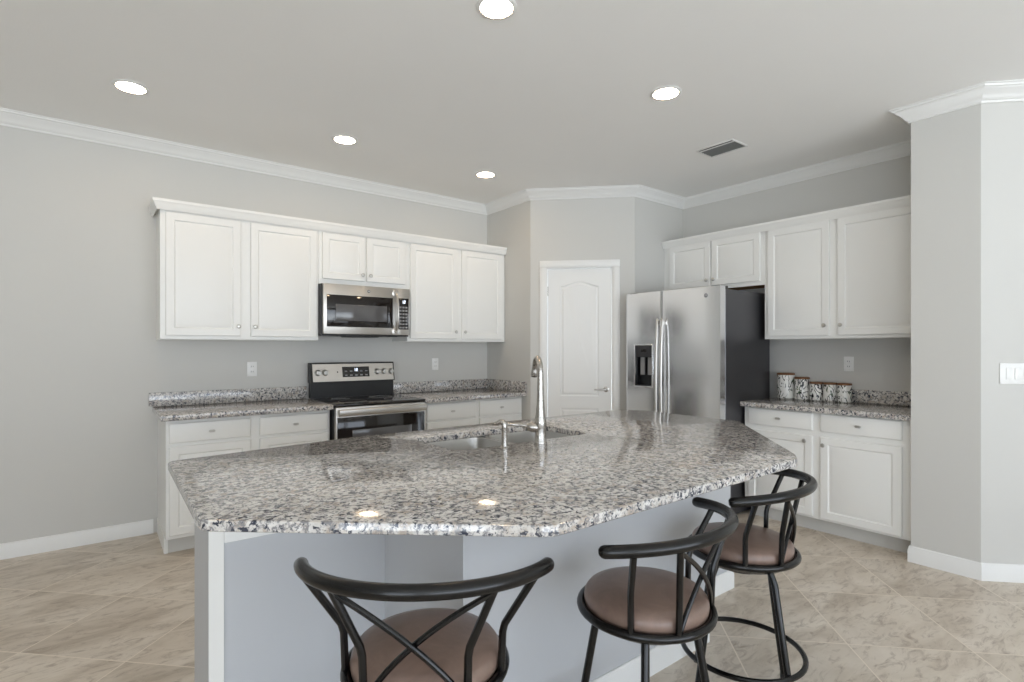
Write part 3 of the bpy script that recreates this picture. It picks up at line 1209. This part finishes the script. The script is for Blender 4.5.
# ------------------------------------------------------------------ canisters
CAN = [(2.190, .068, .214, 'tallest white botanical canister, beside the refrigerator'),
       (2.058, .056, .184, 'second tallest white botanical canister, right of the tallest one'),
       (1.945, .0495, .150, 'small white botanical canister in the middle of the row of five'),
       (1.842, .0495, .150, 'small white botanical canister, second from the right end of the row'),
       (1.738, .0495, .150, 'rightmost small white botanical canister, nearest the wall outlet')]
for y, r, hh, lb in CAN:
    c = thing('canister', lb, 'canister', (4.628, y, .9141), 0, 'botanical canisters on the right counter')
    MB().lathe([(r * .9, 0), (r, .006), (r, hh - .022), (r * .97, hh - .016)], 36).build('jar', GLAZE, c)
    part(MB().lathe([(r * .9, hh - .0158), (r * 1.02, hh - .0156), (r * 1.03, hh - .012), (r * 1.03, hh - .004), (r * .99, hh), (.001, hh)], 36).build('lid', WOODLID, c), 'brown wooden lid')


# ------------------------------------------------------------------ outlets and switch
def outlet(label, loc, rot):
    o = thing('wall_outlet', label, 'outlet', loc, rot, 'kitchen wall outlets')
    MB().box(-.036, .036, -.006, -.0002, -.058, .058, .003).build('cover_plate', OUTLET, o)
    for z in (-.020, .020):
        r = MB().box(-.017, .017, -.0085, -.0055, z - .014, z + .014, .003).build('receptacle', OUTLET, o)
        m = MB()
        m.box(-.008, -.0055, -.0092, -.0082, z - .004, z + .006)
        m.box(.0055, .008, -.0092, -.0082, z - .004, z + .006)
        m.build('slot', SLOT, r)
    return o


outlet('white outlet on the wall above the left granite countertop', (.976, YA, 1.171), FACE_A)
outlet('white outlet between the range and the pantry wall', (2.641, YA, 1.182), FACE_A)
outlet('white outlet above the canisters counter', (XC, 1.736, 1.213), FACE_C)
w3 = Vector(W3) + dd * .188
sw = thing('light_switch', 'white double rocker light switch on the angled right wall', 'light switch', (w3.x, w3.y, 1.192), FACE_D)
MB().box(-.092, .092, -.006, -.0002, -.060, .060, .003).build('cover_plate', OUTLET, sw)
for x in (-.046, 0, .046):
    MB().box(x - .017, x + .017, -.010, -.0055, -.034, .034, .003).build('rocker', OUTLET, sw)

# ------------------------------------------------------------------ ceiling lights and vent
LIGHTS = [(.150, 3.765, 'recessed ceiling light at far left, above the left wall'),
          (1.400, 3.775, 'recessed ceiling light above the range and microwave'),
          (2.638, 3.790, 'recessed ceiling light nearest the pantry corner'),
          (1.384, 1.905, 'recessed ceiling light above the island, at the top edge of the photo'),
          (2.634, 1.940, 'recessed ceiling light nearest the ceiling vent')]
for x, y, lb in LIGHTS:
    t = thing('recessed_light', lb, 'ceiling light', (x, y, H), 0, 'recessed ceiling lights')
    MB().lathe([(.072, -.0005), (.090, -.0005), (.090, -.003), (.085, -.006), (.072, -.007)], 40, hollow=True).build('trim_ring', TRIM, t)
    part(MB().lathe([(.0715, -.001), (.0715, -.005), (.060, -.0062), (.001, -.0065)], 40).build('lens', LENS, t), 'glowing white lens')

vt = thing('ceiling_vent', 'rectangular louvered air vent in the ceiling', 'air vent', (3.690, 2.220, H))
VX, VY = .108, .150
m = MB()
m.box(-VX, -VX + .012, -VY, VY, -.008, -.0005, .002)
m.box(VX - .012, VX, -VY, VY, -.008, -.0005, .002)
m.box(-VX + .0122, VX - .0122, -VY, -VY + .012, -.008, -.0005, .002)
m.box(-VX + .0122, VX - .0122, VY - .012, VY, -.008, -.0005, .002)
m.build('frame', VENTW, vt)
part(MB().box(-VX + .011, VX - .011, -VY + .011, VY - .011, -.0015, -.0005).build('duct_opening', SLOT, vt), 'dark duct opening')
for i in range(6):
    x = -.070 + i * .0285
    m = MB()
    y0, y1 = -VY + .0125, VY - .0125
    if i == 0:
        m.box(x - .010, x + .010, y0, y1, -.0075, -.0060)
    else:
        m.loops([[(x - .012, y, -.0020), (x + .012, y, -.0075), (x + .012, y, -.0065), (x - .012, y, -.0016)] for y in (y0, y1)])
    m.build('louver', VENTW if i == 0 else VENTD, vt)
